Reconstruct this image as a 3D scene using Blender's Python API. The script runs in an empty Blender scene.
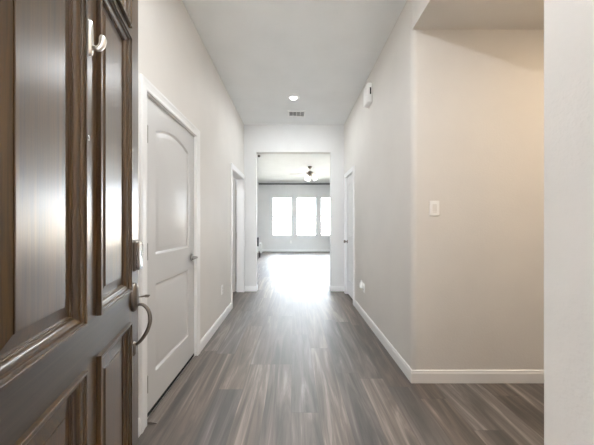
import bpy, bmesh, math, random
from mathutils import Vector, Matrix

random.seed(7)
C = bpy.context.scene.collection
SC = bpy.context.scene
PI = math.pi

# ------------------------------------------------------------------ camera
cam_d = bpy.data.cameras.new('camera')
cam_d.sensor_width = 36.0
cam_d.lens = 264.0 / 594.0 * 36.0
cam_d.shift_x = (297.0 - 293.6) / 594.0
cam_d.shift_y = 1.5 / 594.0
cam_d.clip_start = 0.02
cam = bpy.data.objects.new('camera', cam_d)
C.objects.link(cam)
CAM_Z = 1.235
cam.location = (0, 0, CAM_Z)
cam.rotation_euler = (PI / 2, 0, 0)
SC.camera = cam

# ------------------------------------------------------------------ world, exposure, daylight
SC.view_settings.view_transform = 'Standard'
SC.view_settings.look = 'None'
SC.view_settings.gamma = 1.0
SC.view_settings.use_curve_mapping = False
SC.view_settings.exposure = 1.08
SC.cycles.use_denoising = True
SC.cycles.max_bounces = 14
SC.cycles.diffuse_bounces = 8
SC.cycles.glossy_bounces = 5
SC.cycles.sample_clamp_indirect = 8.0
SC.cycles.caustics_reflective = False
SC.cycles.caustics_refractive = False

SKY = 13.5
w = bpy.data.worlds.new('sky')
SC.world = w
w.use_nodes = True
bg = w.node_tree.nodes['Background']
bg.inputs['Color'].default_value = (0.82, 0.91, 1.0, 1)
bg.inputs['Strength'].default_value = SKY

sun_d = bpy.data.lights.new('sun', 'SUN')
sun_d.energy = 150.0
sun_d.angle = math.radians(1.0)
sun_d.color = (1.0, 0.97, 0.92)
sun = bpy.data.objects.new('sun', sun_d)
C.objects.link(sun)
sun.rotation_euler = (math.radians(32), 0, 0)      # high, from in front of the house

P_HALL, P_FOYER, P_NICHE, P_FAR, P_FAN, P_SIDE = 6.0, 15.0, 6.5, 0.8, 1.0, 9.0
COL_HALL = (0.94, 0.975, 1.0)
COL_NICHE = (1.0, 0.77, 0.52)
COL_FAR = (1.0, 0.98, 0.95)


def portal(name, loc, rot, sx, sy):
    d = bpy.data.lights.new(name, 'AREA')
    d.shape = 'RECTANGLE'
    d.size, d.size_y = sx, sy
    d.cycles.is_portal = True
    o = bpy.data.objects.new(name, d)
    C.objects.link(o)
    o.location, o.rotation_euler = loc, rot
    return o


# ------------------------------------------------------------------ materials
def mat(name):
    m = bpy.data.materials.new(name)
    m.use_nodes = True
    nt = m.node_tree
    return m, nt, nt.nodes['Principled BSDF']


def node(nt, typ, **kw):
    n = nt.nodes.new(typ)
    for k, v in kw.items():
        setattr(n, k, v)
    return n


def L(nt, a, b):
    nt.links.new(a, b)


def simple(name, col, rough=0.5, metal=0.0, spec=0.5):
    m, nt, b = mat(name)
    b.inputs['Base Color'].default_value = (*col, 1)
    b.inputs['Roughness'].default_value = rough
    b.inputs['Metallic'].default_value = metal
    b.inputs['Specular IOR Level'].default_value = spec
    return m


def painted(name, col, scale=70.0, strength=0.25, dist=0.004, rough=0.6, mott=0.02):
    """painted drywall or trim with a fine orange-peel relief"""
    m, nt, b = mat(name)
    tc = node(nt, 'ShaderNodeTexCoord')
    n1 = node(nt, 'ShaderNodeTexNoise')
    n1.inputs['Scale'].default_value = scale
    n1.inputs['Detail'].default_value = 2.0
    L(nt, tc.outputs['Object'], n1.inputs['Vector'])
    bp = node(nt, 'ShaderNodeBump')
    bp.inputs['Strength'].default_value = strength
    bp.inputs['Distance'].default_value = dist
    L(nt, n1.outputs['Fac'], bp.inputs['Height'])
    L(nt, bp.outputs['Normal'], b.inputs['Normal'])
    n2 = node(nt, 'ShaderNodeTexNoise')
    n2.inputs['Scale'].default_value = 3.0
    n2.inputs['Detail'].default_value = 3.0
    L(nt, tc.outputs['Object'], n2.inputs['Vector'])
    r = node(nt, 'ShaderNodeValToRGB')
    r.color_ramp.elements[0].position = 0.3
    r.color_ramp.elements[1].position = 0.7
    r.color_ramp.elements[0].color = (*[c * (1 - mott) for c in col], 1)
    r.color_ramp.elements[1].color = (*[min(1, c * (1 + mott)) for c in col], 1)
    L(nt, n2.outputs['Fac'], r.inputs['Fac'])
    L(nt, r.outputs['Color'], b.inputs['Base Color'])
    b.inputs['Roughness'].default_value = rough
    b.inputs['Specular IOR Level'].default_value = 0.3
    return m


def wood(name, dark, light, axis='z', rough=0.36, coat=1.0):
    m, nt, b = mat(name)
    tc = node(nt, 'ShaderNodeTexCoord')
    mp = node(nt, 'ShaderNodeMapping')
    s = {'z': (95, 95, 2.6), 'x': (2.6, 95, 95)}[axis]
    mp.inputs['Scale'].default_value = s
    L(nt, tc.outputs['Object'], mp.inputs['Vector'])
    n = node(nt, 'ShaderNodeTexNoise')
    n.inputs['Scale'].default_value = 1.0
    n.inputs['Detail'].default_value = 6.0
    n.inputs['Roughness'].default_value = 0.65
    n.inputs['Distortion'].default_value = 0.6
    L(nt, mp.outputs['Vector'], n.inputs['Vector'])
    r = node(nt, 'ShaderNodeValToRGB')
    r.color_ramp.elements[0].position = 0.3
    r.color_ramp.elements[0].color = (*dark, 1)
    r.color_ramp.elements[1].position = 0.75
    r.color_ramp.elements[1].color = (*light, 1)
    L(nt, n.outputs['Fac'], r.inputs['Fac'])
    L(nt, r.outputs['Color'], b.inputs['Base Color'])
    mr = node(nt, 'ShaderNodeMapRange')
    mr.inputs['To Min'].default_value = rough - 0.05
    mr.inputs['To Max'].default_value = rough + 0.1
    L(nt, n.outputs['Fac'], mr.inputs['Value'])
    L(nt, mr.outputs['Result'], b.inputs['Roughness'])
    bp = node(nt, 'ShaderNodeBump')
    bp.inputs['Strength'].default_value = 0.12
    bp.inputs['Distance'].default_value = 0.002
    L(nt, n.outputs['Fac'], bp.inputs['Height'])
    L(nt, bp.outputs['Normal'], b.inputs['Normal'])
    b.inputs['Specular IOR Level'].default_value = 0.15
    if coat > 0:
        bc = node(nt, 'ShaderNodeBump')
        bc.inputs['Strength'].default_value = 0.02
        bc.inputs['Distance'].default_value = 0.002
        L(nt, n.outputs['Fac'], bc.inputs['Height'])
        L(nt, bc.outputs['Normal'], b.inputs['Coat Normal'])
    b.inputs['Coat Weight'].default_value = coat
    b.inputs['Coat IOR'].default_value = 1.62
    b.inputs['Coat Roughness'].default_value = 0.31
    return m


def floor_mat():
    m, nt, b = mat('plank_floor')
    tc = node(nt, 'ShaderNodeTexCoord')
    sep = node(nt, 'ShaderNodeSeparateXYZ')
    L(nt, tc.outputs['Object'], sep.inputs['Vector'])

    def mth(op, a, v=None):
        n = node(nt, 'ShaderNodeMath', operation=op)
        for i, x in enumerate((a, v)):
            if x is None:
                continue
            if isinstance(x, (int, float)):
                n.inputs[i].default_value = x
            else:
                L(nt, x, n.inputs[i])
        return n.outputs[0]
    WX, LY = 0.182, 1.22
    u = mth('DIVIDE', mth('ADD', sep.outputs['X'], 20.035), WX)
    row = mth('FLOOR', u)
    fu = mth('FRACT', u)
    wn = node(nt, 'ShaderNodeTexWhiteNoise', noise_dimensions='1D')
    L(nt, row, wn.inputs['W'])
    v = mth('ADD', mth('DIVIDE', mth('ADD', sep.outputs['Y'], 20.0), LY), mth('MULTIPLY', wn.outputs['Value'], 7.0))
    idx = mth('FLOOR', v)
    fv = mth('FRACT', v)
    cmb = node(nt, 'ShaderNodeCombineXYZ')
    L(nt, row, cmb.inputs['X'])
    L(nt, idx, cmb.inputs['Y'])
    wn2 = node(nt, 'ShaderNodeTexWhiteNoise', noise_dimensions='2D')
    L(nt, cmb.outputs['Vector'], wn2.inputs['Vector'])
    rnd = wn2.outputs['Value']
    # grain: stretched noise, shifted for every plank
    off = node(nt, 'ShaderNodeVectorMath', operation='SCALE')
    L(nt, wn2.outputs['Color'], off.inputs[0])
    off.inputs['Scale'].default_value = 37.0
    add = node(nt, 'ShaderNodeVectorMath', operation='ADD')
    L(nt, tc.outputs['Object'], add.inputs[0])
    L(nt, off.outputs['Vector'], add.inputs[1])

    def grain(sx, sy, detail, dist):
        mp = node(nt, 'ShaderNodeMapping')
        mp.inputs['Scale'].default_value = (sx, sy, 1)
        L(nt, add.outputs['Vector'], mp.inputs['Vector'])
        n = node(nt, 'ShaderNodeTexNoise')
        n.inputs['Scale'].default_value = 1.0
        n.inputs['Detail'].default_value = detail
        n.inputs['Roughness'].default_value = 0.6
        n.inputs['Distortion'].default_value = dist
        L(nt, mp.outputs['Vector'], n.inputs['Vector'])
        return n.outputs['Fac']
    g1 = grain(10, 0.75, 4, 1.8)
    g2 = grain(36, 1.0, 4, 1.0)
    g = mth('ADD', mth('MULTIPLY', g1, 0.72), mth('MULTIPLY', g2, 0.28))
    g = mth('ADD', g, mth('MULTIPLY', mth('SUBTRACT', rnd, 0.5), 0.12))
    r = node(nt, 'ShaderNodeValToRGB')
    cr = r.color_ramp
    cr.elements[0].position = 0.33
    cr.elements[0].color = (0.030, 0.023, 0.019, 1)
    cr.elements[1].position = 0.66
    cr.elements[1].color = (0.28, 0.245, 0.22, 1)
    e = cr.elements.new(0.44)
    e.color = (0.070, 0.057, 0.049, 1)
    e = cr.elements.new(0.57)
    e.color = (0.145, 0.123, 0.108, 1)
    L(nt, g, r.inputs['Fac'])
    # joints
    du = mth('MULTIPLY', mth('MINIMUM', fu, mth('SUBTRACT', 1.0, fu)), WX)
    dv = mth('MULTIPLY', mth('MINIMUM', fv, mth('SUBTRACT', 1.0, fv)), LY)
    dj = mth('MINIMUM', du, dv)
    jt = node(nt, 'ShaderNodeMapRange')
    jt.inputs['From Max'].default_value = 0.0022
    jt.inputs['To Min'].default_value = 0.45
    L(nt, dj, jt.inputs['Value'])
    mul = node(nt, 'ShaderNodeMix', data_type='RGBA', blend_type='MULTIPLY')
    mul.inputs['Factor'].default_value = 1.0
    sepc = node(nt, 'ShaderNodeSeparateColor')
    L(nt, wn2.outputs['Color'], sepc.inputs['Color'])
    tint = node(nt, 'ShaderNodeMix', data_type='RGBA')
    tint.inputs['A'].default_value = (1.12, 0.97, 0.83, 1)
    tint.inputs['B'].default_value = (0.96, 0.97, 1.0, 1)
    L(nt, sepc.outputs['Green'], tint.inputs['Factor'])
    mt_ = node(nt, 'ShaderNodeMix', data_type='RGBA', blend_type='MULTIPLY')
    mt_.inputs['Factor'].default_value = 1.0
    L(nt, r.outputs['Color'], mt_.inputs['A'])
    L(nt, tint.outputs['Result'], mt_.inputs['B'])
    L(nt, mt_.outputs['Result'], mul.inputs['A'])
    L(nt, jt.outputs['Result'], mul.inputs['B'])
    L(nt, mul.outputs['Result'], b.inputs['Base Color'])
    rr = node(nt, 'ShaderNodeMapRange')
    rr.inputs['To Min'].default_value = 0.42
    rr.inputs['To Max'].default_value = 0.56
    L(nt, g2, rr.inputs['Value'])
    L(nt, rr.outputs['Result'], b.inputs['Roughness'])
    bp = node(nt, 'ShaderNodeBump')
    bp.inputs['Strength'].default_value = 0.18
    bp.inputs['Distance'].default_value = 0.002
    L(nt, mth('ADD', mth('MULTIPLY', g2, 0.4), jt.outputs['Result']), bp.inputs['Height'])
    L(nt, bp.outputs['Normal'], b.inputs['Normal'])
    b.inputs['Specular IOR Level'].default_value = 1.0
    b.inputs['Coat Weight'].default_value = 0.8
    b.inputs['Coat IOR'].default_value = 1.6
    b.inputs['Coat Roughness'].default_value = 0.58
    return m


def glass_mat():
    m = bpy.data.materials.new('window_glass')
    m.use_nodes = True
    nt = m.node_tree
    nt.nodes.clear()
    out = node(nt, 'ShaderNodeOutputMaterial')
    mix = node(nt, 'ShaderNodeMixShader')
    tr = node(nt, 'ShaderNodeBsdfTransparent')
    gl = node(nt, 'ShaderNodeBsdfGlossy')
    gl.inputs['Roughness'].default_value = 0.02
    fr = node(nt, 'ShaderNodeFresnel')
    fr.inputs['IOR'].default_value = 1.5
    L(nt, fr.outputs[0], mix.inputs[0])
    L(nt, tr.outputs[0], mix.inputs[1])
    L(nt, gl.outputs[0], mix.inputs[2])
    L(nt, mix.outputs[0], out.inputs['Surface'])
    return m


def emit(name, col, s):
    m, nt, b = mat(name)
    b.inputs['Base Color'].default_value = (0.9, 0.9, 0.88, 1)
    b.inputs['Emission Color'].default_value = (*col, 1)
    b.inputs['Emission Strength'].default_value = s
    return m


M = {
    'wall': painted('wall_paint', (0.745, 0.718, 0.682), 95, 0.30),
    'wall_white': painted('light_wall_paint', (0.74, 0.735, 0.725), 95, 0.25),
    'ceiling': painted('ceiling_paint', (0.885, 0.90, 0.90), 60, 0.35),
    'trim': painted('trim_paint', (0.86, 0.855, 0.85), 30, 0.02, rough=0.35, mott=0.005),
    'door': painted('door_paint', (0.64, 0.636, 0.63), 40, 0.04, rough=0.38, mott=0.006),
    'floor': floor_mat(),
    'wood_z': wood('stained_wood_upright', (0.014, 0.006, 0.0010), (0.110, 0.054, 0.010), 'z'),
    'wood_x': wood('stained_wood_level', (0.014, 0.008, 0.004), (0.07, 0.048, 0.028), 'x'),
    'nickel': simple('satin_nickel', (0.62, 0.58, 0.52), 0.28, 1.0),
    'pewter': simple('aged_pewter', (0.20, 0.175, 0.15), 0.35, 1.0),
    'chrome': simple('polished_chrome', (0.80, 0.79, 0.77), 0.14, 1.0),
    'bright': simple('bright_nickel', (0.92, 0.90, 0.85), 0.28, 1.0),
    'steel': simple('dark_brushed_steel', (0.36, 0.35, 0.33), 0.3, 1.0),
    'black': simple('black_plastic', (0.012, 0.012, 0.012), 0.5),
    'rubber': simple('black_rubber', (0.01, 0.01, 0.01), 0.8),
    'plastic': simple('white_plastic', (0.92, 0.91, 0.89), 0.35),
    'plastic2': simple('ivory_plastic', (0.80, 0.78, 0.75), 0.35),
    'vent': simple('white_enamel', (0.92, 0.92, 0.91), 0.4),
    'duct': simple('grey_duct', (0.40, 0.40, 0.40), 0.8),
    'lens': emit('lamp_lens', (1.0, 0.95, 0.88), 9.0),
    'shade': emit('lit_frosted_glass', (1.0, 0.97, 0.93), 0.8),
    'glass': glass_mat(),
    'dark_grey': simple('plain_dark_grey', (0.085, 0.088, 0.09), 0.5),
    'fabric': simple('white_upholstery', (0.72, 0.72, 0.70), 0.9),
    'cushion': simple('black_fabric', (0.012, 0.012, 0.014), 0.9),
    'legwood': simple('dark_leg_wood', (0.03, 0.02, 0.014), 0.5),
    'fence': wood('weathered_fence_wood', (0.42, 0.37, 0.31), (0.58, 0.52, 0.45), 'z', 0.8, 0.0),
    'grass': painted('dry_pale_lawn', (0.20, 0.20, 0.185), 8, 0.5, 0.03, 0.9, 0.2),
    'absorber': painted('dark_absorber', (0.22, 0.17, 0.14), 25, 0.5, 0.01, 0.85, 0.2),  # dark brown for the added entry walls, to soak up daylight
    'concrete': painted('concrete', (0.58, 0.58, 0.57), 20, 0.2, 0.01, 0.8, 0.06),
    'threshold': wood('threshold_wood', (0.15, 0.125, 0.108), (0.28, 0.245, 0.22), 'x', 0.4, 0.1),
}


# ------------------------------------------------------------------ mesh helpers
def obj(name, bm, m=None, parent=None, smooth=None):
    bmesh.ops.recalc_face_normals(bm, faces=bm.faces[:])
    me = bpy.data.meshes.new(name)
    bm.to_mesh(me)
    bm.free()
    if m is not None:
        me.materials.append(M[m] if isinstance(m, str) else m)
    o = bpy.data.objects.new(name, me)
    C.objects.link(o)
    if parent is not None:
        o.parent = parent
    if smooth:
        me.polygons.foreach_set('use_smooth', [True] * len(me.polygons))
        me.set_sharp_from_angle(angle=math.radians(smooth))
    return o


def tag(o, label=None, cat=None, group=None, kind=None):
    if label:
        o['label'] = label
    if cat:
        o['category'] = cat
    if group:
        o['group'] = group
    if kind:
        o['kind'] = kind
    return o


def empty(name, loc=(0, 0, 0), rz=0.0):
    o = bpy.data.objects.new(name, None)
    o.empty_display_size = 0.1
    C.objects.link(o)
    o.location = loc
    o.rotation_euler = (0, 0, rz)
    return o


def box(bm, x0, x1, y0, y1, z0, z1, bev=0.0, seg=2):
    r = bmesh.ops.create_cube(bm, size=1.0)
    vs = r['verts']
    for v in vs:
        v.co = Vector(((x0 + x1) / 2 + v.co.x * (x1 - x0), (y0 + y1) / 2 + v.co.y * (y1 - y0), (z0 + z1) / 2 + v.co.z * (z1 - z0)))
    if bev > 0:
        es = list({e for v in vs for e in v.link_edges})
        bmesh.ops.bevel(bm, geom=es, offset=bev, segments=seg, profile=0.5, affect='EDGES')


def B(*boxes, bev=0.0):
    bm = bmesh.new()
    for b in boxes:
        box(bm, *b, bev=bev)
    return bm


def prism(bm, pts, z0, z1):
    a = [bm.verts.new((x, y, z0)) for x, y in pts]
    b = [bm.verts.new((x, y, z1)) for x, y in pts]
    n = len(pts)
    bm.faces.new(a[::-1])
    bm.faces.new(b)
    for i in range(n):
        bm.faces.new((a[i], a[(i + 1) % n], b[(i + 1) % n], b[i]))


def loft(bm, rings, cap0=True, cap1=True, closed=True):
    R = [[bm.verts.new(p) for p in r] for r in rings]
    n = len(R[0])
    for a, b in zip(R, R[1:]):
        for i in range(n if closed else n - 1):
            j = (i + 1) % n
            bm.faces.new((a[i], a[j], b[j], b[i]))
    if cap0:
        bm.faces.new(R[0][::-1])
    if cap1:
        bm.faces.new(R[-1])
    return R


def lathe(bm, prof, seg=24, mtx=None, cap0=True, cap1=True):
    """prof: (radius, height) along local z"""
    rings = []
    for r, h in prof:
        ring = []
        for i in range(seg):
            a = 2 * PI * i / seg
            p = Vector((r * math.cos(a), r * math.sin(a), h))
            ring.append(mtx @ p if mtx else p)
        rings.append(ring)
    loft(bm, rings, cap0, cap1)


def tube(bm, pts, rad, seg=10, flat=1.0):
    """a swept tube through 3-D points; rad a number or a list"""
    pts = [Vector(p) for p in pts]
    n = len(pts)
    rads = rad if isinstance(rad, (list, tuple)) else [rad] * n
    rings = []
    up = Vector((0.37, 0.51, 0.78)).normalized()
    d0 = (pts[1] - pts[0]).normalized()
    a = (up - d0 * up.dot(d0)).normalized()
    for i in range(n):
        d = (pts[min(i + 1, n - 1)] - pts[max(i - 1, 0)]).normalized()
        a = (a - d * a.dot(d)).normalized()
        b = d.cross(a)
        rings.append([pts[i] + (a * math.cos(2 * PI * k / seg) + b * math.sin(2 * PI * k / seg) * flat) * rads[i] for k in range(seg)])
    loft(bm, rings)


def smooth_path(pts, k=6):
    """Catmull-Rom through pts"""
    P = [Vector(p) for p in pts]
    P = [2 * P[0] - P[1]] + P + [2 * P[-1] - P[-2]]
    out = []
    for i in range(1, len(P) - 2):
        for j in range(k):
            t = j / k
            a, b, c, d = P[i - 1], P[i], P[i + 1], P[i + 2]
            out.append(0.5 * ((2 * b) + (c - a) * t + (2 * a - 5 * b + 4 * c - d) * t * t + (3 * b - a - 3 * c + d) * t ** 3))
    out.append(P[-2])
    return out


def sweep(bm, path, prof, fmap):
    """mitred sweep: path of 2-D points, prof of (offset to the LEFT of travel, height); fmap(x, y, h) -> 3-D"""
    n = len(path)
    rings = []
    for i in range(n):
        p = Vector(path[i])
        ds = []
        if i > 0:
            ds.append((p - Vector(path[i - 1])).normalized())
        if i < n - 1:
            ds.append((Vector(path[i + 1]) - p).normalized())
        ns = [Vector((-d.y, d.x)) for d in ds]
        m = ns[0] if len(ns) == 1 else (ns[0] + ns[1]) / (1 + ns[0].dot(ns[1]))
        rings.append([fmap(p.x + m.x * d, p.y + m.y * d, h) for d, h in prof])
    loft(bm, rings)


def rrect(w, h, r, seg=5):
    out = []
    for cx, cy, a0 in ((w / 2 - r, h / 2 - r, 0), (-w / 2 + r, h / 2 - r, 90), (-w / 2 + r, -h / 2 + r, 180), (w / 2 - r, -h / 2 + r, 270)):
        for k in range(seg + 1):
            a = math.radians(a0 + 90 * k / seg)
            out.append((cx + r * math.cos(a), cy + r * math.sin(a)))
    return out


def plate(bm, cx, cz, w, h, y0, y1, r=0.004, soft=0.002):
    """a rounded plate in the local x-z plane whose face looks along -y (y1 < y0)"""
    o = rrect(w, h, r)
    i = rrect(w - 2 * soft, h - 2 * soft, max(r - soft, 0.0005))
    rings = [[(cx + x, y0, cz + z) for x, z in o], [(cx + x, y1 + soft, cz + z) for x, z in o], [(cx + x, y1, cz + z) for x, z in i]]
    loft(bm, rings)


def copy_tree(o, parent=None):
    c = o.copy()
    C.objects.link(c)
    if parent is not None:
        c.parent = parent
    for ch in list(o.children):
        copy_tree(ch, c)
    return c


# ------------------------------------------------------------------ the shell
XL, XR = -0.91, 0.925          # hall walls
YE = 4.844                     # wall with the wide opening
YB = 11.85                     # far room's window wall
ZC = 3.06                      # ceiling
YN, ZN = 2.06, 2.752           # niche back wall and its lower ceiling
FX0, FX1 = -4.0, 4.2           # far room


def struct(name, bm, m, label, cat, smooth=None):
    return tag(obj(name, bm, m, smooth=smooth), label, cat, kind='structure')


struct('floor', B((FX0 - .2, FX1 + .2, 0.0, YB + .12, -0.12, 0.0)), 'floor', 'grey brown wood plank floor running down the hall', 'floor')
struct('ceiling', B((FX0 - .2, FX1 + .2, -0.25, YB + .2, ZC, ZC + .15)), 'ceiling', 'smooth pale grey ceiling over hall and far room', 'ceiling')

D2A, D2B, DH = 1.630, 2.450, 2.045      # closed door in the left wall (y range, height)
D3A, D3B = 3.905, 4.784                 # open doorway in the left wall
D4A, D4B = 4.085, 4.665                 # closet door in the right wall

bm = B((XL - .12, XL, 0.255, D2A - .02, 0, ZC), (XL - .12, XL, D2A - .02, D2B + .02, DH + .02, ZC),
       (XL - .12, XL, D2B + .02, D3A - .015, 0, ZC), (XL - .12, XL, D3A - .015, D3B + .015, DH + .015, ZC),
       (XL - .12, XL, D3B + .015, YE, 0, ZC))
struct('wall_left', bm, 'wall', 'beige left hall wall with two white doors', 'wall')

bm = bmesh.new()
rb = 0.045
arc = [(XR + rb - rb * math.cos(PI / 2 * k / 10), YN + rb - rb * math.sin(PI / 2 * k / 10)) for k in range(11)]
prism(bm, [(XR, D4A - .015)] + arc + [(3.0, YN), (3.0, YN + .12), (XR + .12, YN + .12), (XR + .12, D4A - .015)], 0, ZC)
box(bm, XR, XR + .12, D4A - .015, D4B + .015, DH + .015, ZC)
box(bm, XR, XR + .12, D4B + .015, YE, 0, ZC)
struct('wall_right', bm, 'wall', 'beige right hall wall turning a rounded corner into the side niche', 'wall', smooth=40)

# wall with the opening
OX0, OX1, OZ = -0.686, 0.683, 2.552
bm = B((FX0, OX0, YE, YE + .13, 0, ZC), (OX1, FX1, YE, YE + .13, 0, ZC), (OX0, OX1, YE, YE + .13, OZ, ZC))
struct('wall_end', bm, 'wall_white', 'pale end wall with a wide square opening into the far room', 'wall')

# niche: lower ceiling, side wall
struct('ceiling_niche', B((XR, 3.0, 0.53, YN, ZN, ZC)), 'wall', 'lower soffit over the niche right of the hall', 'ceiling')
struct('wall_niche', B((2.9, 3.02, 0.3, YN, 0, ZN)), 'wall', 'side wall at the end of the niche', 'wall')

# front wall with the entry opening the camera stands in
JX0, JX1 = -0.452, 0.500
rb2 = 0.012
struct('wall_front', B((JX1, 3.0, -0.25, 0.527, 0, ZC), (-1.2, JX0, -0.25, 0.262, 0, ZC), (JX0, JX1, -0.25, 0.262, 2.47, ZC), bev=0.0),
       'wall', 'textured beige wall return close by at the right', 'wall')

# room behind the doorway in the left wall
struct('wall_side_room', B((-2.7, -2.58, 2.6, YE, 0, ZC), (-2.7, XL - .12, 2.6, 2.72, 0, ZC)), 'wall', 'walls of the side room seen through the left doorway', 'wall')

struct('wall_closet', B((1.8, 1.9, 3.3, YE, 0, ZC), (XR + .12, 1.9, 3.2, 3.3, 0, ZC)), 'wall', 'unseen closet walls added to stop light leaking under the narrow right door', 'wall')  # unseen enclosure, added to keep outside light from under the door

# far room
WZ0, WZ1 = 0.70, 2.45
WIN = [(-0.97, -0.07), (0.125, 1.03), (1.21, 2.11)]
bxs = [(FX0, FX1, YB, YB + .15, 0, WZ0), (FX0, FX1, YB, YB + .15, WZ1, ZC)]
xs = [FX0] + [v for p in WIN for v in p] + [FX1]
for k in range(0, len(xs), 2):
    bxs.append((xs[k], xs[k + 1], YB, YB + .15, WZ0, WZ1))
struct('wall_back', B(*bxs), 'wall_white', 'pale wall with three windows at the end of the far room', 'wall')
SWY = [(6.6, 7.5), (8.9, 9.8)]
SZ0, SZ1 = 0.25, 2.55


def side_wall(x0, x1):
    ys = [YE] + [v for p in SWY for v in p] + [YB + .15]
    return B((x0, x1, YE, YB + .15, 0, SZ0), (x0, x1, YE, YB + .15, SZ1, ZC), *[(x0, x1, ys[i], ys[i + 1], SZ0, SZ1) for i in (0, 2, 4)])


struct('wall_far_left', side_wall(FX0 - .12, FX0), 'wall_white', 'left wall of the far room', 'wall')
struct('wall_far_right', side_wall(FX1, FX1 + .12), 'wall_white', 'right wall of the far room', 'wall')
struct('dark_strip_1', B((-1.56, FX1 - .02, YB - .045, YB - .002, ZC - .058, ZC - .004)), 'dark_grey', 'dark grey strip along the top of the window wall', 'trim')  # plain dark strip set where wall and ceiling meet

# baseboards
BB = [(0, 0), (0.014, 0), (0.014, 0.074), (0.010, 0.086), (0.009, 0.094), (0.003, 0.098), (0, 0.098)]


def baseboard(name, paths, label):
    bm = bmesh.new()
    for p in paths:
        sweep(bm, p, BB, lambda x, y, h: (x, y, h))
    struct(name, bm, 'trim', label, 'baseboard')


CW = 0.078   # casing width
baseboard('baseboard_left', [[(XL, D2A - CW), (XL, 0.32)], [(XL, D3A - CW), (XL, D2B + CW)]], 'white baseboard along the left hall wall')
# travel so that the room side lies to the left
arcb = [(x, y) for x, y in arc]
baseboard('baseboard_right', [[(XR, YE - .0145), (XR, D4B + CW)][::-1][::-1] if False else [(2.88, YN), (XR, YN), (XR, D4A - CW)][::-1][::-1]],
          'white baseboard wrapping the right hall wall corner into the niche')
baseboard('baseboard_end', [[(OX0, YE + .13), (OX0, YE), (XL, YE)], [(XR, YE), (OX1, YE), (OX1, YE + .13)]], 'white baseboard on the end wall beside the opening')
baseboard('baseboard_back', [[(FX1, YB), (FX0, YB)]], 'white baseboard under the three far windows')


# ------------------------------------------------------------------ windows
for k, (x0, x1) in enumerate(WIN):
    root = empty('window_%d' % (k + 1), ((x0 + x1) / 2, YB, WZ0))
    side = ('left of the three', 'middle of the three', 'right of the three')[k]
    tag(root, 'bright white framed sash window, %s far windows' % side, 'window', 'windows of the far room', 'structure')
    hw, hh = (x1 - x0) / 2, WZ1 - WZ0
    f = 0.045
    bm = B((-hw, -hw + f, .05, .11, 0, hh), (hw - f, hw, .05, .11, 0, hh), (-hw + f, hw - f, .05, .11, 0, f), (-hw + f, hw - f, .05, .11, hh - f, hh))
    obj('window_frame', bm, 'vent', root)
    obj('sash_rail', B((-hw + f, hw - f, .055, .10, hh * .5 - .018, hh * .5 + .018)), 'vent', root)
    obj('window_pane', B((-hw + f, hw - f, .078, .082, f, hh - f)), 'glass', root)
    obj('window_sill', B((-hw, hw, -.02, .05, -.001, .018)), 'trim', root)
    portal('daylight_portal', ((x0 + x1) / 2, YB + .16, (WZ0 + WZ1) / 2), (-PI / 2, 0, 0), x1 - x0, hh)
wn_ = len(WIN)
for x, ry in ((FX0 - .06, -PI / 2), (FX1 + .06, PI / 2)):  # unseen side windows, added to let more daylight into the far room
    for y0, y1 in SWY:
        wn_ += 1
        root = tag(empty('window_%d' % wn_, (x, y0, SZ0)), 'unseen tall window added in the side wall to light the far room', 'window', 'added side windows of the far room', 'structure')
        wd, hh = y1 - y0, SZ1 - SZ0
        obj('window_frame', B((-.03, .03, 0, .05, 0, hh), (-.03, .03, wd - .05, wd, 0, hh), (-.03, .03, .05, wd - .05, 0, .05), (-.03, .03, .05, wd - .05, hh - .05, hh)), 'vent', root)
        obj('window_pane', B((-.002, .002, .05, wd - .05, .05, hh - .05)), 'glass', root)
        portal('daylight_portal', (x * 1.02, (y0 + y1) / 2, (SZ0 + SZ1) / 2), (0, ry, 0), hh, wd)
portal('daylight_portal', (0.024, -0.27, 1.23), (PI / 2, 0, 0), JX1 - JX0, 2.46)


# ------------------------------------------------------------------ white two-panel interior doors
def arch_outline(x0, x1, z0, zs, rise, d, n=14):
    """rectangle with a cambered top (rise 0: straight), inset by d"""
    if rise > 0:
        half = (x1 - x0) / 2
        R = (half * half + rise * rise) / (2 * rise)
        cz = zs + rise - R
        r = R - d
        hx = half - d
        pts = [(x0 + d, z0 + d), (x1 - d, z0 + d)]
        a = math.asin(min(1, hx / r))
        for i in range(n + 1):
            t = a - 2 * a * i / n
            pts.append(((x0 + x1) / 2 + r * math.sin(t), cz + r * math.cos(t)))
        return pts
    return [(x0 + d, z0 + d), (x1 - d, z0 + d), (x1 - d, zs - d), (x0 + d, zs - d)]


PANEL_PROF = [(0, 0), (0.004, 0.003), (0.010, 0.009), (0.016, 0.011), (0.024, 0.0095), (0.040, 0.005), (0.052, 0.003)]


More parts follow.
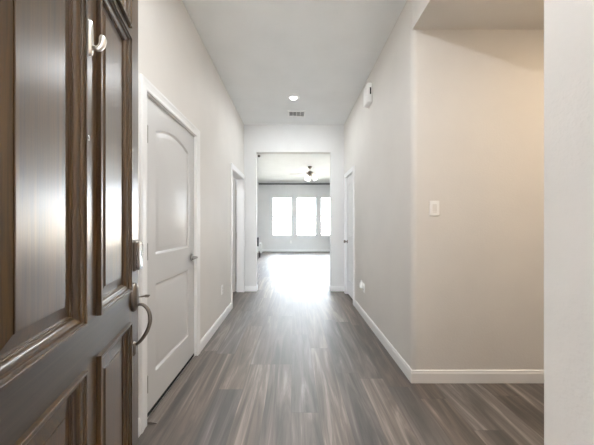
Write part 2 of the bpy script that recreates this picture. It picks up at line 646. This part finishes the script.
def door_slab(W, H, stile, z0=0.012):
    """slab body with two sunk panel fields; face at y=0 looking along -y"""
    bm = bmesh.new()
    panels = [(stile, W - stile, 0.255, 0.835, 0.0), (stile, W - stile, 1.03, 1.855, 0.06)]
    outer = [bm.verts.new((x, 0, z)) for x, z in ((0, z0), (W, z0), (W, H), (0, H))]
    es = [bm.edges.new((outer[i], outer[(i + 1) % 4])) for i in range(4)]
    first = []
    for p in panels:
        vs = [bm.verts.new((x, 0, z)) for x, z in arch_outline(*p, 0.0)]
        es += [bm.edges.new((vs[i], vs[(i + 1) % len(vs)])) for i in range(len(vs))]
        first.append(vs)
    bmesh.ops.triangle_fill(bm, use_beauty=True, use_dissolve=False, edges=es)
    back = [bm.verts.new((v.co.x, 0.035, v.co.z)) for v in outer]
    for i in range(4):
        j = (i + 1) % 4
        bm.faces.new((outer[i], outer[j], back[j], back[i]))
    bm.faces.new(back)
    for p, vs in zip(panels, first):      # the sunk border down to where the field starts
        prev = vs
        for d, dep in PANEL_PROF[1:4]:
            cur = [bm.verts.new((x, dep, z)) for x, z in arch_outline(*p, d)]
            for i in range(len(cur)):
                j = (i + 1) % len(cur)
                bm.faces.new((prev[i], prev[j], cur[j], cur[i]))
            prev = cur
    fields = []
    for p in panels:
        fb = bmesh.new()
        loft(fb, [[(x, dep, z) for x, z in arch_outline(*p, d)] for d, dep in PANEL_PROF[3:]], cap0=False)
        fields.append(fb)
    return bm, fields


def casing(bm, W, H, y_in, proud):
    """mitred casing round an opening 0..W, 0..H"""
    pr = [(0.006, 0), (0.006, -proud * .55), (0.014, -proud * .75), (0.030, -proud * .7), (0.052, -proud * .85), (0.062, -proud), (0.074, -proud), (CW, -proud * .6), (CW, 0)]
    pts = [(0, 0), (0, H), (W, H), (W, 0)]
    sweep(bm, pts, [(d, h) for d, h in pr], lambda x, z, h: (x, y_in + h, z))


def lever_handle(parent, x, z, direction, name='lever_handle', m='nickel'):
    bm = bmesh.new()
    T = Matrix.Translation((x, 0, z)) @ Matrix.Rotation(PI / 2, 4, 'X')
    lathe(bm, [(0.033, 0), (0.033, 0.005), (0.028, 0.010), (0.014, 0.013), (0.011, 0.020), (0.011, 0.045)], 20, T)
    o = obj(name, bm, m, parent, smooth=40)
    bm = bmesh.new()
    tube(bm, smooth_path([(x, -.045, z), (x + direction * .015, -.054, z), (x + direction * .05, -.056, z + .002), (x + direction * .105, -.050, z - .004)]), 0.0095, 10)
    obj('lever', bm, m, o, smooth=60)
    return o


def knob_handle(parent, x, z, m='pewter'):
    bm = bmesh.new()
    T = Matrix.Translation((x, 0, z)) @ Matrix.Rotation(PI / 2, 4, 'X')
    lathe(bm, [(0.031, 0), (0.031, 0.005), (0.026, 0.009), (0.012, 0.012), (0.011, 0.030)], 20, T)
    o = obj('door_knob', bm, m, parent, smooth=40)
    bm = bmesh.new()
    lathe(bm, [(0.011, 0.030), (0.020, 0.034), (0.027, 0.044), (0.027, 0.054), (0.020, 0.063), (0.006, 0.066)], 20, T)
    obj('knob_ball', bm, m, o, smooth=40)


def hinge(parent, x, z, y=-0.004):
    bm = bmesh.new()
    lathe(bm, [(0.0065, -.05), (0.0065, .05)], 10, Matrix.Translation((x, y, z)))
    lathe(bm, [(0.004, .05), (0.0075, .052), (0.004, .058)], 10, Matrix.Translation((x, y, z)))
    box(bm, x - .012, x + .016, y + .002, y + .0045, z - .044, z + .044)
    return obj('hinge', bm, 'steel', parent, smooth=40)


def interior_door(name, loc, rz, W, stile, label, hinges_at, handle, threshold=False):
    """local x along the wall, face along -y, wall face at y=0"""
    root = empty(name, loc, rz)
    tag(root, label, 'door', kind='structure')
    G = 0.004
    rec = 0.012
    sl, fields = door_slab(W - 2 * G, DH - G, stile, 0.040)
    s = obj('door_slab', sl, 'door', root, smooth=35)
    s.location = (G, rec, 0)
    for f in fields:
        fo = obj('door_panel', f, 'door', s, smooth=35)
    bm = B((-.018, 0, 0, .12, 0, DH + .018), (W, W + .018, 0, .12, 0, DH + .018), (0, W, 0, .12, DH, DH + .018))
    box(bm, 0, .012, rec + .038, .09, 0, DH)
    box(bm, W - .012, W, rec + .038, .09, 0, DH)
    obj('door_jamb', bm, 'trim', root)
    bm = bmesh.new()
    casing(bm, W, DH, 0.0, 0.018)
    obj('door_casing', bm, 'trim', root)
    for z in (0.24, 1.06, 1.79):
        hinge(root, 0.002 if hinges_at == 0 else W - .002, z)
    if handle[0] == 'lever':
        h = lever_handle(s, handle[1], handle[2], handle[3], m='steel')
    else:
        knob_handle(s, handle[1], handle[2])
    if threshold:
        obj('weather_strip', B((G, W - G, rec + .001, rec + .03, 0.001, .039)), 'rubber', root)
        bm = bmesh.new()
        prof = [(0.0, 0.0), (0.0, 0.012), (-0.03, 0.014), (-0.075, 0.004), (-0.078, 0.0)]
        rings = [[(x, d + .011, h) for d, h in prof] for x in (0.001, W - 0.001)]
        loft(bm, rings)
        tr = obj('threshold', bm, 'threshold', root)
        obj('metal_edge', B((G, W - G, .0065, .0105, .0121, .0165)), 'bright', tr)
    return root


interior_door('door_2', (XL, D2A, 0), PI / 2, D2B - D2A, 0.130, 'closed white door with an arched upper panel in the left hall wall', 0,
              ('lever', D2B - D2A - 0.07, 0.935, -1), threshold=True)
interior_door('door_4', (XR, D4B, 0), -PI / 2, D4B - D4A, 0.095, 'narrow white door with dark knob in the right hall wall', 1,
              ('knob', 0.062, 0.93))

# the doorway in the left wall: jamb, casing and a leaf swung into the side room
root = empty('door_3', (XL, D3A, 0), PI / 2)
tag(root, 'white cased doorway at the far end of the left hall wall with its door open', 'door', kind='structure')
W3 = D3B - D3A
obj('door_jamb', B((-.014, 0, -.001, .125, 0, DH + .014), (W3, W3 + .014, -.001, .125, 0, DH + .014), (0, W3, -.001, .125, DH, DH + .014)), 'trim', root)
bm = bmesh.new()
pr = [(0.006, 0), (0.006, -.010), (0.014, -.0135), (0.030, -.0126), (0.052, -.0153), (0.062, -.018), (0.074, -.018), (CW, -.011), (CW, 0)]
sweep(bm, [(0, 0), (0, DH), (W3 - .006, DH)], pr, lambda x, z, h: (x, h, z))
box(bm, W3 - .006, W3 + .046, -.014, 0, 0, DH + CW)
obj('door_casing', bm, 'trim', root)
leaf, fields = door_slab(0.84, DH - .006, 0.12)
lf = obj('door_slab', leaf, 'door', root, smooth=35)
lf.rotation_euler = (0, 0, PI / 2)
lf.location = (W3 - .004, .142, 0)
for f in fields:
    obj('door_panel', f, 'door', lf, smooth=35)
for z in (0.24, 1.02, 1.80):
    hb = bmesh.new()
    lathe(hb, [(0.0065, -.05), (0.0065, .05)], 10, Matrix.Translation((W3 - .008, .133, z)))
    box(hb, W3 - .006, W3 - .002, .128, .14, z - .045, z + .045)
    obj('hinge', hb, 'nickel', root, smooth=40)


# ------------------------------------------------------------------ the dark front door
TH = math.atan2(0.965, -0.264)
HX, HY = -0.438, 0.273
fd = empty('door_1', (HX, HY, 0), TH)
tag(fd, 'dark stained panelled wood front door swung open at the left', 'door', kind='structure')
DW, DHT = 0.912, 2.44
ST = 0.132
STR = 0.119
MUL0, MUL1 = 0.434, 0.512
ZP = [(0.26, 0.850), (0.968, 1.967), (2.006, 2.30)]
Z0 = 0.012


def board(name, x0, x1, z0, z1, m):
    return obj(name, B((x0, x1, 0.0, 0.044, z0, z1)), m, fd)


board('stile', 0, ST, Z0, DHT, 'wood_z')
board('stile', DW - STR, DW, Z0, DHT, 'wood_z')
RX0, RX1 = ST, DW - STR
board('rail', RX0, RX1, Z0, ZP[0][0], 'wood_x')
board('rail', RX0, RX1, ZP[0][1], ZP[1][0], 'wood_x')
board('rail', RX0, RX1, ZP[1][1], ZP[2][0], 'wood_x')
board('rail', RX0, RX1, ZP[2][1], DHT, 'wood_x')
for z0, z1 in ZP:
    board('mullion', MUL0, MUL1, z0, z1, 'wood_z')

# (inset, height above the face): a proud bolection moulding stepping down to the sunk panel
MOLD = [(0.0, 0.0), (0.000, 0.0115), (0.0012, 0.0130), (0.0085, 0.0132), (0.0098, 0.0120), (0.0102, 0.0080), (0.0135, 0.0080), (0.0185, 0.0072), (0.0200, 0.0050), (0.0204, 0.0010),
        (0.0270, 0.0010), (0.0330, -0.0005), (0.0370, -0.0035), (0.0390, -0.0060), (0.0395, -0.0090), (0.0430, -0.0095), (0.0440, -0.0125)]


def ring(x0, x1, z0, z1, d, h, kb=1.0):
    return [(x0 + d, -h, z0 + d * kb), (x1 - d, -h, z0 + d * kb), (x1 - d, -h, z1 - d), (x0 + d, -h, z1 - d)]


for r_, (z0, z1) in enumerate(ZP):
    for x0, x1 in ((ST, MUL0), (MUL1, RX1)):
        bm = bmesh.new()
        loft(bm, [ring(x0, x1, z0, z1, d * .82, h) for d, h in MOLD], cap0=False, cap1=False)
        obj('panel_moulding', bm, 'wood_z', fd, smooth=28)
        bm = bmesh.new()        # raised and bevelled field
        loft(bm, [ring(x0, x1, z0, z1, d, h) for d, h in ((0.036, -0.0125), (0.042, -0.0130), (0.071, -0.0055), (0.0715, -0.0035), (0.074, -0.003))], cap0=False)
        box(bm, x0 + .02, x1 - .02, .018, .04, z0 + .02, z1 - .02)
        obj('door_panel', bm, 'wood_z', fd)
bm = bmesh.new()
lathe(bm, [(0.009, 0), (0.009, 0.002), (0.007, 0.004), (0.0045, 0.0035), (0.004, 0.002)], 16, Matrix.Translation((0.457, 0, 1.468)) @ Matrix.Rotation(PI / 2, 4, 'X'))
tag(obj('peephole', bm, 'chrome', fd, smooth=40), 'small bright peephole')

# keypad deadbolt
KX, KZ = 0.846, 1.105
bm = bmesh.new()
plate(bm, KX, KZ, 0.064, 0.128, 0.0, -0.016, 0.014, 0.004)
db = tag(obj('deadbolt', bm, 'pewter', fd, smooth=40), 'nickel deadbolt box')
bm = bmesh.new()
prof = [(-0.060, 0.016), (-0.058, 0.026), (-0.03, 0.029), (0.03, 0.025), (0.058, 0.018), (0.060, 0.016)]
o_ = rrect(0.054, 0.116, 0.012)
rings = [[(KX + x, -0.016, KZ + z) for x, z in o_], [(KX + x, -0.025 - 0.005 * math.cos(z / 0.058 * 1.3), KZ + z) for x, z in o_],
         [(KX + x * .9, -0.028 - 0.005 * math.cos(z / 0.058 * 1.3), KZ + z * .95) for x, z in o_]]
loft(bm, rings)
obj('deadbolt_cover', bm, 'chrome', db, smooth=40)

# handleset: oval rose, thumb latch, curved grip with its lower foot
HZ = 0.934
bm = bmesh.new()


def oval(a, b, y, cz, cx=KX, n=28):
    return [(cx + a * math.cos(2 * PI * i / n), y, cz + b * math.sin(2 * PI * i / n)) for i in range(n)]


loft(bm, [oval(.030, .060, 0, HZ), oval(.030, .060, -.006, HZ), oval(.027, .056, -.012, HZ), oval(.016, .040, -.018, HZ)])
hs = tag(obj('handleset', bm, 'pewter', fd, smooth=40), 'aged nickel grip handle with oval rose')
bm = bmesh.new()
tube(bm, smooth_path([(KX, -.014, HZ - .004), (KX, -.030, HZ - .002), (KX, -.045, HZ + .002), (KX, -.060, HZ - .002)]), [0.005] * 6 + [0.007] * 6 + [0.011] * 6 + [0.009], 10)
for v in bm.verts:
    v.co.z = HZ + (v.co.z - HZ) * 0.45
obj('thumb_latch', bm, 'pewter', hs, smooth=60)
bm = bmesh.new()
gp = smooth_path([(KX, -.012, HZ - .034), (KX, -.034, HZ - .034), (KX, -.056, HZ - .060), (KX, -.063, HZ - .100), (KX, -.054, HZ - .140), (KX, -.036, HZ - .172), (KX, -.018, HZ - .192), (KX, -.006, HZ - .198)], 5)
ng = len(gp)
tube(bm, gp, [0.0052 + 0.0026 * math.sin(PI * i / (ng - 1)) for i in range(ng)], 10)
loft(bm, [oval(.015, .030, 0, HZ - .215), oval(.015, .030, -.004, HZ - .215), oval(.010, .022, -.010, HZ - .213)])
obj('grip', bm, 'pewter', hs, smooth=50)

# wreath hook stuck on the mullion
U = Vector((math.cos(TH), math.sin(TH), 0))
hk = empty('door_hook', (HX + U.x * 0.457, HY + U.y * 0.457, 1.70), TH)
tag(hk, 'shiny nickel hook stuck on the dark front door above the peephole', 'hook')
bm = bmesh.new()
hb = [(0.0, -.010), (0.008, -.006), (0.0115, .004), (0.0125, .02), (0.0120, .045), (0.009, .068), (0.005, .082), (0.0, .090)]
out = [(x, z) for x, z in hb] + [(-x, z) for x, z in hb[-2:0:-1]]
loft(bm, [[(x, 0, z) for x, z in out], [(x, -.005, z) for x, z in out], [(x * .85, -.0105, .04 + (z - .04) * .96) for x, z in out], [(x * .5, -.0135, .04 + (z - .04) * .85) for x, z in out]])
obj('back_plate', bm, 'bright', hk, smooth=50)
bm = bmesh.new()
hp = smooth_path([(0, -.006, .020), (0, -.016, .014), (0, -.027, .014), (0, -.035, .024), (0, -.037, .040), (0, -.034, .052)], 5)
tube(bm, hp, [0.0065] * 5 + [0.0065 + .0025 * (i / (len(hp) - 11)) for i in range(len(hp) - 10)] + [.0085, .008, .007, .0055, .003], 10)
obj('hook_arm', bm, 'bright', hk, smooth=60)


# ------------------------------------------------------------------ lamps
def area_lamp(parent, name, power, col, size, z=-0.012, spread=PI):
    d = bpy.data.lights.new(name, 'AREA')
    d.shape = 'DISK'
    d.size = size
    d.energy = power
    d.color = col
    d.spread = spread
    o = bpy.data.objects.new(name, d)
    C.objects.link(o)
    o.parent = parent
    o.location = (0, 0, z)
    return o


def recessed(loc, label, power, col):
    root = empty('recessed_light', loc)
    tag(root, label, 'light', 'recessed ceiling lights')
    bm = bmesh.new()
    lathe(bm, [(0.050, -.001), (0.056, -.006), (0.080, -.008), (0.088, -.004), (0.090, 0.0)], 32, cap0=False, cap1=False)
    obj('trim_ring', bm, 'vent', root, smooth=40)
    bm = bmesh.new()
    lathe(bm, [(0.051, -.0005), (0.049, -.003), (0.03, -.005), (0.004, -.0055)], 32)
    obj('lamp_lens', bm, 'lens', root, smooth=40)
    area_lamp(root, 'lamp_glow', power, col, 0.10)
    return root


recessed((0.0, 3.82, ZC), 'round lit recessed light in the hall ceiling in front of the vent', P_HALL, COL_HALL)
recessed((0.05, 0.85, ZC), 'unseen added recessed fill light in the hall ceiling above the entry', P_FOYER, COL_HALL)  # unseen entry light, added as fill for the hall
recessed((2.30, 1.10, ZN), 'round recessed light in the low niche ceiling', P_NICHE, COL_NICHE)
recessed((-2.6, 6.3, ZC), 'unseen added recessed fill light in the far room ceiling at left', P_FAR, COL_FAR)  # this and the next three are unseen, added to brighten the far room
recessed((2.6, 6.3, ZC), 'unseen added recessed fill light in the far room ceiling near its right wall', P_FAR, COL_FAR)
recessed((-2.6, 9.6, ZC), 'unseen added recessed fill light in the far room ceiling near the armchair', P_FAR, COL_FAR)
recessed((2.9, 9.6, ZC), 'unseen added recessed fill light in the far room ceiling at the right window', P_FAR, COL_FAR)

recessed((-1.75, 3.6, ZC), 'unseen added recessed fill light in the ceiling of the room behind the left doorway', P_SIDE, COL_HALL)  # unseen light, added to brighten the view through the left doorway

# ------------------------------------------------------------------ ceiling vent
vt = empty('air_vent', (0.05, 4.36, ZC))
tag(vt, 'white rectangular air vent in the hall ceiling behind the round light', 'vent')
hw, hd = 0.150, 0.120
bm = B((-hw, hw, -hd, -hd + .03, -.013, 0), (-hw, hw, hd - .03, hd, -.013, 0), (-hw, -hw + .03, -hd + .03, hd - .03, -.013, 0), (hw - .03, hw, -hd + .03, hd - .03, -.013, 0))
obj('vent_frame', bm, 'vent', vt)
obj('duct_backing', B((-hw + .03, hw - .03, -hd + .03, hd - .03, -.002, -.0005)), 'duct', vt)
for k in range(3):
    x = -hw + .03 + (k + 1) * (2 * hw - .06) / 4
    obj('divider', B((x - .0045, x + .0045, -hd + .03, hd - .03, -.008, -.002)), 'vent', vt)
for k in range(7):
    y = -hd + .03 + (k + .5) * (2 * hd - .06) / 7
    bm = bmesh.new()
    a = [(-hw + .03, y - .006, -.0075), (hw - .03, y - .006, -.0075), (hw - .03, y + .003, -.0025), (-hw + .03, y + .003, -.0025)]
    loft(bm, [[Vector(p) for p in a], [Vector(p) + Vector((0, .0012, .0008)) for p in a]])
    obj('vent_slat', bm, 'vent', vt)


# ------------------------------------------------------------------ door chime on the right wall
ch = empty('door_chime', (XR, 3.27, 2.675), -PI / 2)
tag(ch, 'white door chime box high on the right hall wall with a dark slot', 'door chime')
bm = bmesh.new()
box(bm, 0, .170, -.062, 0, 0, .225, bev=.012, seg=3)
obj('chime_cover', bm, 'plastic', ch, smooth=40)
obj('speaker_slot', B((.168, .1712, -.030, -.014, .085, .165)), 'black', ch)
obj('mounting_plate', B((.006, .164, -.010, -.0002, -.012, 0)), 'plastic2', ch)


# ------------------------------------------------------------------ outlets and switch
def wall_plate(name, loc, rz, label, cat, kind):
    r = empty(name, loc, rz)
    tag(r, label, cat, 'wall plates' if False else None)
    bm = bmesh.new()
    plate(bm, 0, 0, 0.074, 0.118, 0, -.006, .004, .002)
    pl = obj('cover_plate', bm, 'plastic', r, smooth=35)
    if kind == 'outlet':
        for s in (-1, 1):
            bm = bmesh.new()
            plate(bm, 0, s * .0195, 0.034, 0.028, -.006, -.0078, .008, .0006)
            so = obj('socket', bm, 'plastic2', r, smooth=35)
            obj('slot', B((-.009, -.0065, -.0082, -.0076, s * .0195 - .003, s * .0195 + .006)), 'black', so)
            obj('slot', B((.0065, .009, -.0082, -.0076, s * .0195 - .003, s * .0195 + .006)), 'black', so)
    return r


wall_plate('wall_outlet', (XL, 3.355, 0.40), PI / 2, 'white wall outlet low on the left hall wall between the two doors', 'outlet', 'outlet')
wall_plate('wall_outlet', (XR, 3.47, 0.395), -PI / 2, 'white wall outlet low on the right hall wall holding a plug-in', 'outlet', 'outlet')
wall_plate('wall_outlet', (-0.12, YB, 0.43), 0, 'small white outlet below the far windows', 'outlet', 'outlet')

sw = wall_plate('light_switch', (1.098, YN, 1.357), 0, 'white rocker light switch on the beige niche wall by the rounded corner', 'light switch', 'switch')
bm = bmesh.new()
plate(bm, 0, 0.004, 0.034, 0.058, -.006, -.0085, .003, .001)
obj('rocker', bm, 'plastic2', sw, smooth=35)
bm = bmesh.new()
plate(bm, 0, -.032, 0.034, 0.007, -.006, -.0082, .002, .0006)
obj('dimmer_slide', bm, 'plastic2', sw, smooth=35)

pg = empty('air_freshener', (XR - .008, 3.47, 0.425), -PI / 2)
tag(pg, 'small rounded white plug-in freshener in the outlet on the right hall wall', 'air freshener')
bm = bmesh.new()
lathe(bm, [(.006, -.035), (.022, -.030), (.028, -.010), (.027, .020), (.020, .040), (.012, .048)], 18, Matrix.Translation((0, -.028, 0)))
obj('freshener_body', bm, 'plastic', pg, smooth=60)
bm = bmesh.new()
lathe(bm, [(.011, .046), (.012, .060), (.008, .072), (.003, .074)], 14, Matrix.Translation((0, -.028, 0)))
obj('refill_cap', bm, 'plastic2', pg, smooth=60)
obj('plug', B((-.010, .010, -.006, 0.0, -.012, .012)), 'plastic', pg)


# ------------------------------------------------------------------ ceiling fan in the far room
fan = empty('ceiling_fan', (0.52, 8.38, ZC))
tag(fan, 'white ceiling fan with lit glass shades in the far room', 'ceiling fan')
bm = bmesh.new()
lathe(bm, [(0.070, 0), (0.070, -.012), (0.055, -.045), (0.025, -.070)], 24)
obj('canopy', bm, 'pewter', fan, smooth=40)
bm = bmesh.new()
lathe(bm, [(0.014, -.06), (0.014, -.15)], 12)
obj('downrod', bm, 'nickel', fan, smooth=40)
bm = bmesh.new()
lathe(bm, [(0.02, -.14), (0.06, -.155), (0.115, -.18), (0.125, -.215), (0.11, -.245), (0.065, -.262), (0.05, -.29), (0.04, -.31)], 28)
obj('motor_housing', bm, 'pewter', fan, smooth=40)
for k in range(5):
    a = 2 * PI * k / 5 + 0.35
    bm = bmesh.new()
    n = 10
    top, bot = [], []
    for i in range(n + 1):
        t = i / n
        r = 0.17 + 0.50 * t
        hw_ = (0.045 + 0.025 * t) * (1 if t < .93 else .72)
        top.append((r, hw_))
        bot.append((r, -hw_))
    o_ = top + bot[::-1]
    R = Matrix.Rotation(a, 4, 'Z') @ Matrix.Translation((0, 0, -.205)) @ Matrix.Rotation(math.radians(11), 4, 'X')
    loft(bm, [[R @ Vector((x, y, .003)) for x, y in o_], [R @ Vector((x, y, -.003)) for x, y in o_]])
    bl = obj('fan_blade', bm, 'plastic', fan)
    bm = bmesh.new()
    box(bm, .10, .22, -.016, .016, -.008, -.0032)
    bmesh.ops.transform(bm, matrix=R, verts=bm.verts[:])
    obj('blade_bracket', bm, 'nickel', bl)
for k in range(3):
    a = 2 * PI * k / 3 + 0.3 + PI / 2
    c, s = math.cos(a), math.sin(a)
    bm = bmesh.new()
    tube(bm, smooth_path([(0.02 * c, 0.02 * s, -.295), (0.07 * c, 0.07 * s, -.30), (0.105 * c, 0.105 * s, -.325)]), 0.009, 8)
    arm = obj('light_arm', bm, 'nickel', fan, smooth=60)
    bm = bmesh.new()
    T = Matrix.Translation((0.105 * c, 0.105 * s, -.318)) @ Matrix.Rotation(a, 4, 'Z') @ Matrix.Rotation(math.radians(-28), 4, 'Y')
    lathe(bm, [(0.022, 0), (0.034, -.02), (0.050, -.06), (0.062, -.105), (0.066, -.125), (0.062, -.125), (0.058, -.10), (0.03, -.03)], 20, T, cap0=True, cap1=True)
    obj('lamp_shade', bm, 'shade', arm, smooth=50)
    d = bpy.data.lights.new('bulb_glow', 'POINT')
    d.energy = P_FAN
    d.shadow_soft_size = 0.03
    d.color = COL_FAR
    bo = bpy.data.objects.new('bulb_glow', d)
    C.objects.link(bo)
    bo.parent = fan
    bo.location = T @ Vector((0, 0, -.15))

# small dark fixture on the far room's ceiling
sn = empty('ceiling_sensor', (-0.91, 6.95, ZC))
tag(sn, 'small dark round fixture on the far ceiling at the top left of the opening', 'sensor')
bm = bmesh.new()
lathe(bm, [(0.045, 0), (0.045, -.015), (0.02, -.02)], 18)
obj('sensor_base', bm, 'plastic', sn, smooth=40)
bm = bmesh.new()
lathe(bm, [(0.034, -.016), (0.034, -.045), (0.022, -.062), (0.006, -.066)], 18)
obj('sensor_dome', bm, 'dark_grey', sn, smooth=40)


# ------------------------------------------------------------------ armchair half hidden by the opening's left side
ac = empty('armchair', (-1.62, 9.95, 0), math.radians(8))
tag(ac, 'white armchair with a black cushion at the left edge of the far room', 'armchair')
bm = bmesh.new()
box(bm, -.30, .30, -.33, .36, .17, .40, bev=.03, seg=3)
obj('seat', bm, 'fabric', ac, smooth=50)
bm = bmesh.new()
for s in (-1, 1):
    bm2 = bmesh.new()
    box(bm2, s * .375 - .045, s * .375 + .045, -.34, .34, .16, .52, bev=.04, seg=4)
    obj('armrest', bm2, 'fabric', ac, smooth=50)
bm.free()
bm = bmesh.new()
box(bm, -.29, .29, .22, .37, .41, .66, bev=.05, seg=4)
obj('backrest', bm, 'fabric', ac, smooth=50)
for sx in (-1, 1):
    for sy in (-1, 1):
        bm = bmesh.new()
        lathe(bm, [(.016, 0), (.026, .18)], 12, Matrix.Translation((sx * .34, sy * .28, 0)))
        obj('leg', bm, 'legwood', ac, smooth=40)
cu = empty("throw_cushion", (-1.475, 9.85, 0.402), math.radians(8))
tag(cu, 'black cushion standing on the white armchair in the far room', 'cushion')
bm = bmesh.new()
N = 10
gr = {}
for sgn in (-1, 1):
    for i in range(N + 1):
        for j in range(N + 1):
            a, b = i / N * 2 - 1, j / N * 2 - 1
            th = 0.065 * max(0, (1 - a ** 4) * (1 - b ** 4)) ** .6
            if sgn == 1 and (i in (0, N) or j in (0, N)):
                gr[(sgn, i, j)] = gr[(-1, i, j)]
                continue
            gr[(sgn, i, j)] = bm.verts.new((a * .17, sgn * th + b * .03, .165 + b * .165))
    for i in range(N):
        for j in range(N):
            bm.faces.new((gr[(sgn, i, j)], gr[(sgn, i + 1, j)], gr[(sgn, i + 1, j + 1)], gr[(sgn, i, j + 1)]))
obj('cushion_cover', bm, 'cushion', cu, smooth=80)


# ------------------------------------------------------------------ outdoors
struct('ground', B((-30, 30, 2.0, 40, -.30, -.14)), 'grass', 'lawn outside the far windows', 'ground')
struct('ground_porch', B((-8, 8, -8, -0.0, -.14, -.02)), 'concrete', 'concrete porch outside the front door', 'ground')
struct('ceiling_light_block', B((-1.2, 1.2, -5.2, -.25, 2.6, 2.75)), 'ceiling', 'unseen roof added behind the camera to cut entry daylight', 'ceiling')  # unseen roof, added to cut the daylight entering the hall
struct('wall_light_block', B((-1.2, -1.05, -5.2, -.25, -.02, 2.6), (1.05, 1.2, -5.2, -.25, -.02, 2.6)), 'absorber', 'unseen dark side walls added to cut entry daylight', 'wall')  # unseen side walls, added and kept dark to hold entry daylight down
fn = empty('garden_fence', (0, 19.0, -.14))
tag(fn, 'pale wooden fence outside, seen through the far windows', 'fence')
bm = bmesh.new()
for k in range(56):
    x = -4.0 + k * .15
    box(bm, x, x + .142, 0, .018, .03, 2.0 + .006 * math.sin(k * 5.1))
obj('fence_boards', bm, 'fence', fn)
for z in (.35, 1.0, 1.7):
    obj('fence_rail', B((-4, 4.4, -.04, 0, z, z + .09)), 'fence', fn)
for x in (-4, -1.6, .8, 3.2):
    obj('fence_post', B((x - .05, x + .05, -.14, -.04, 0, 2.02)), 'fence', fn)
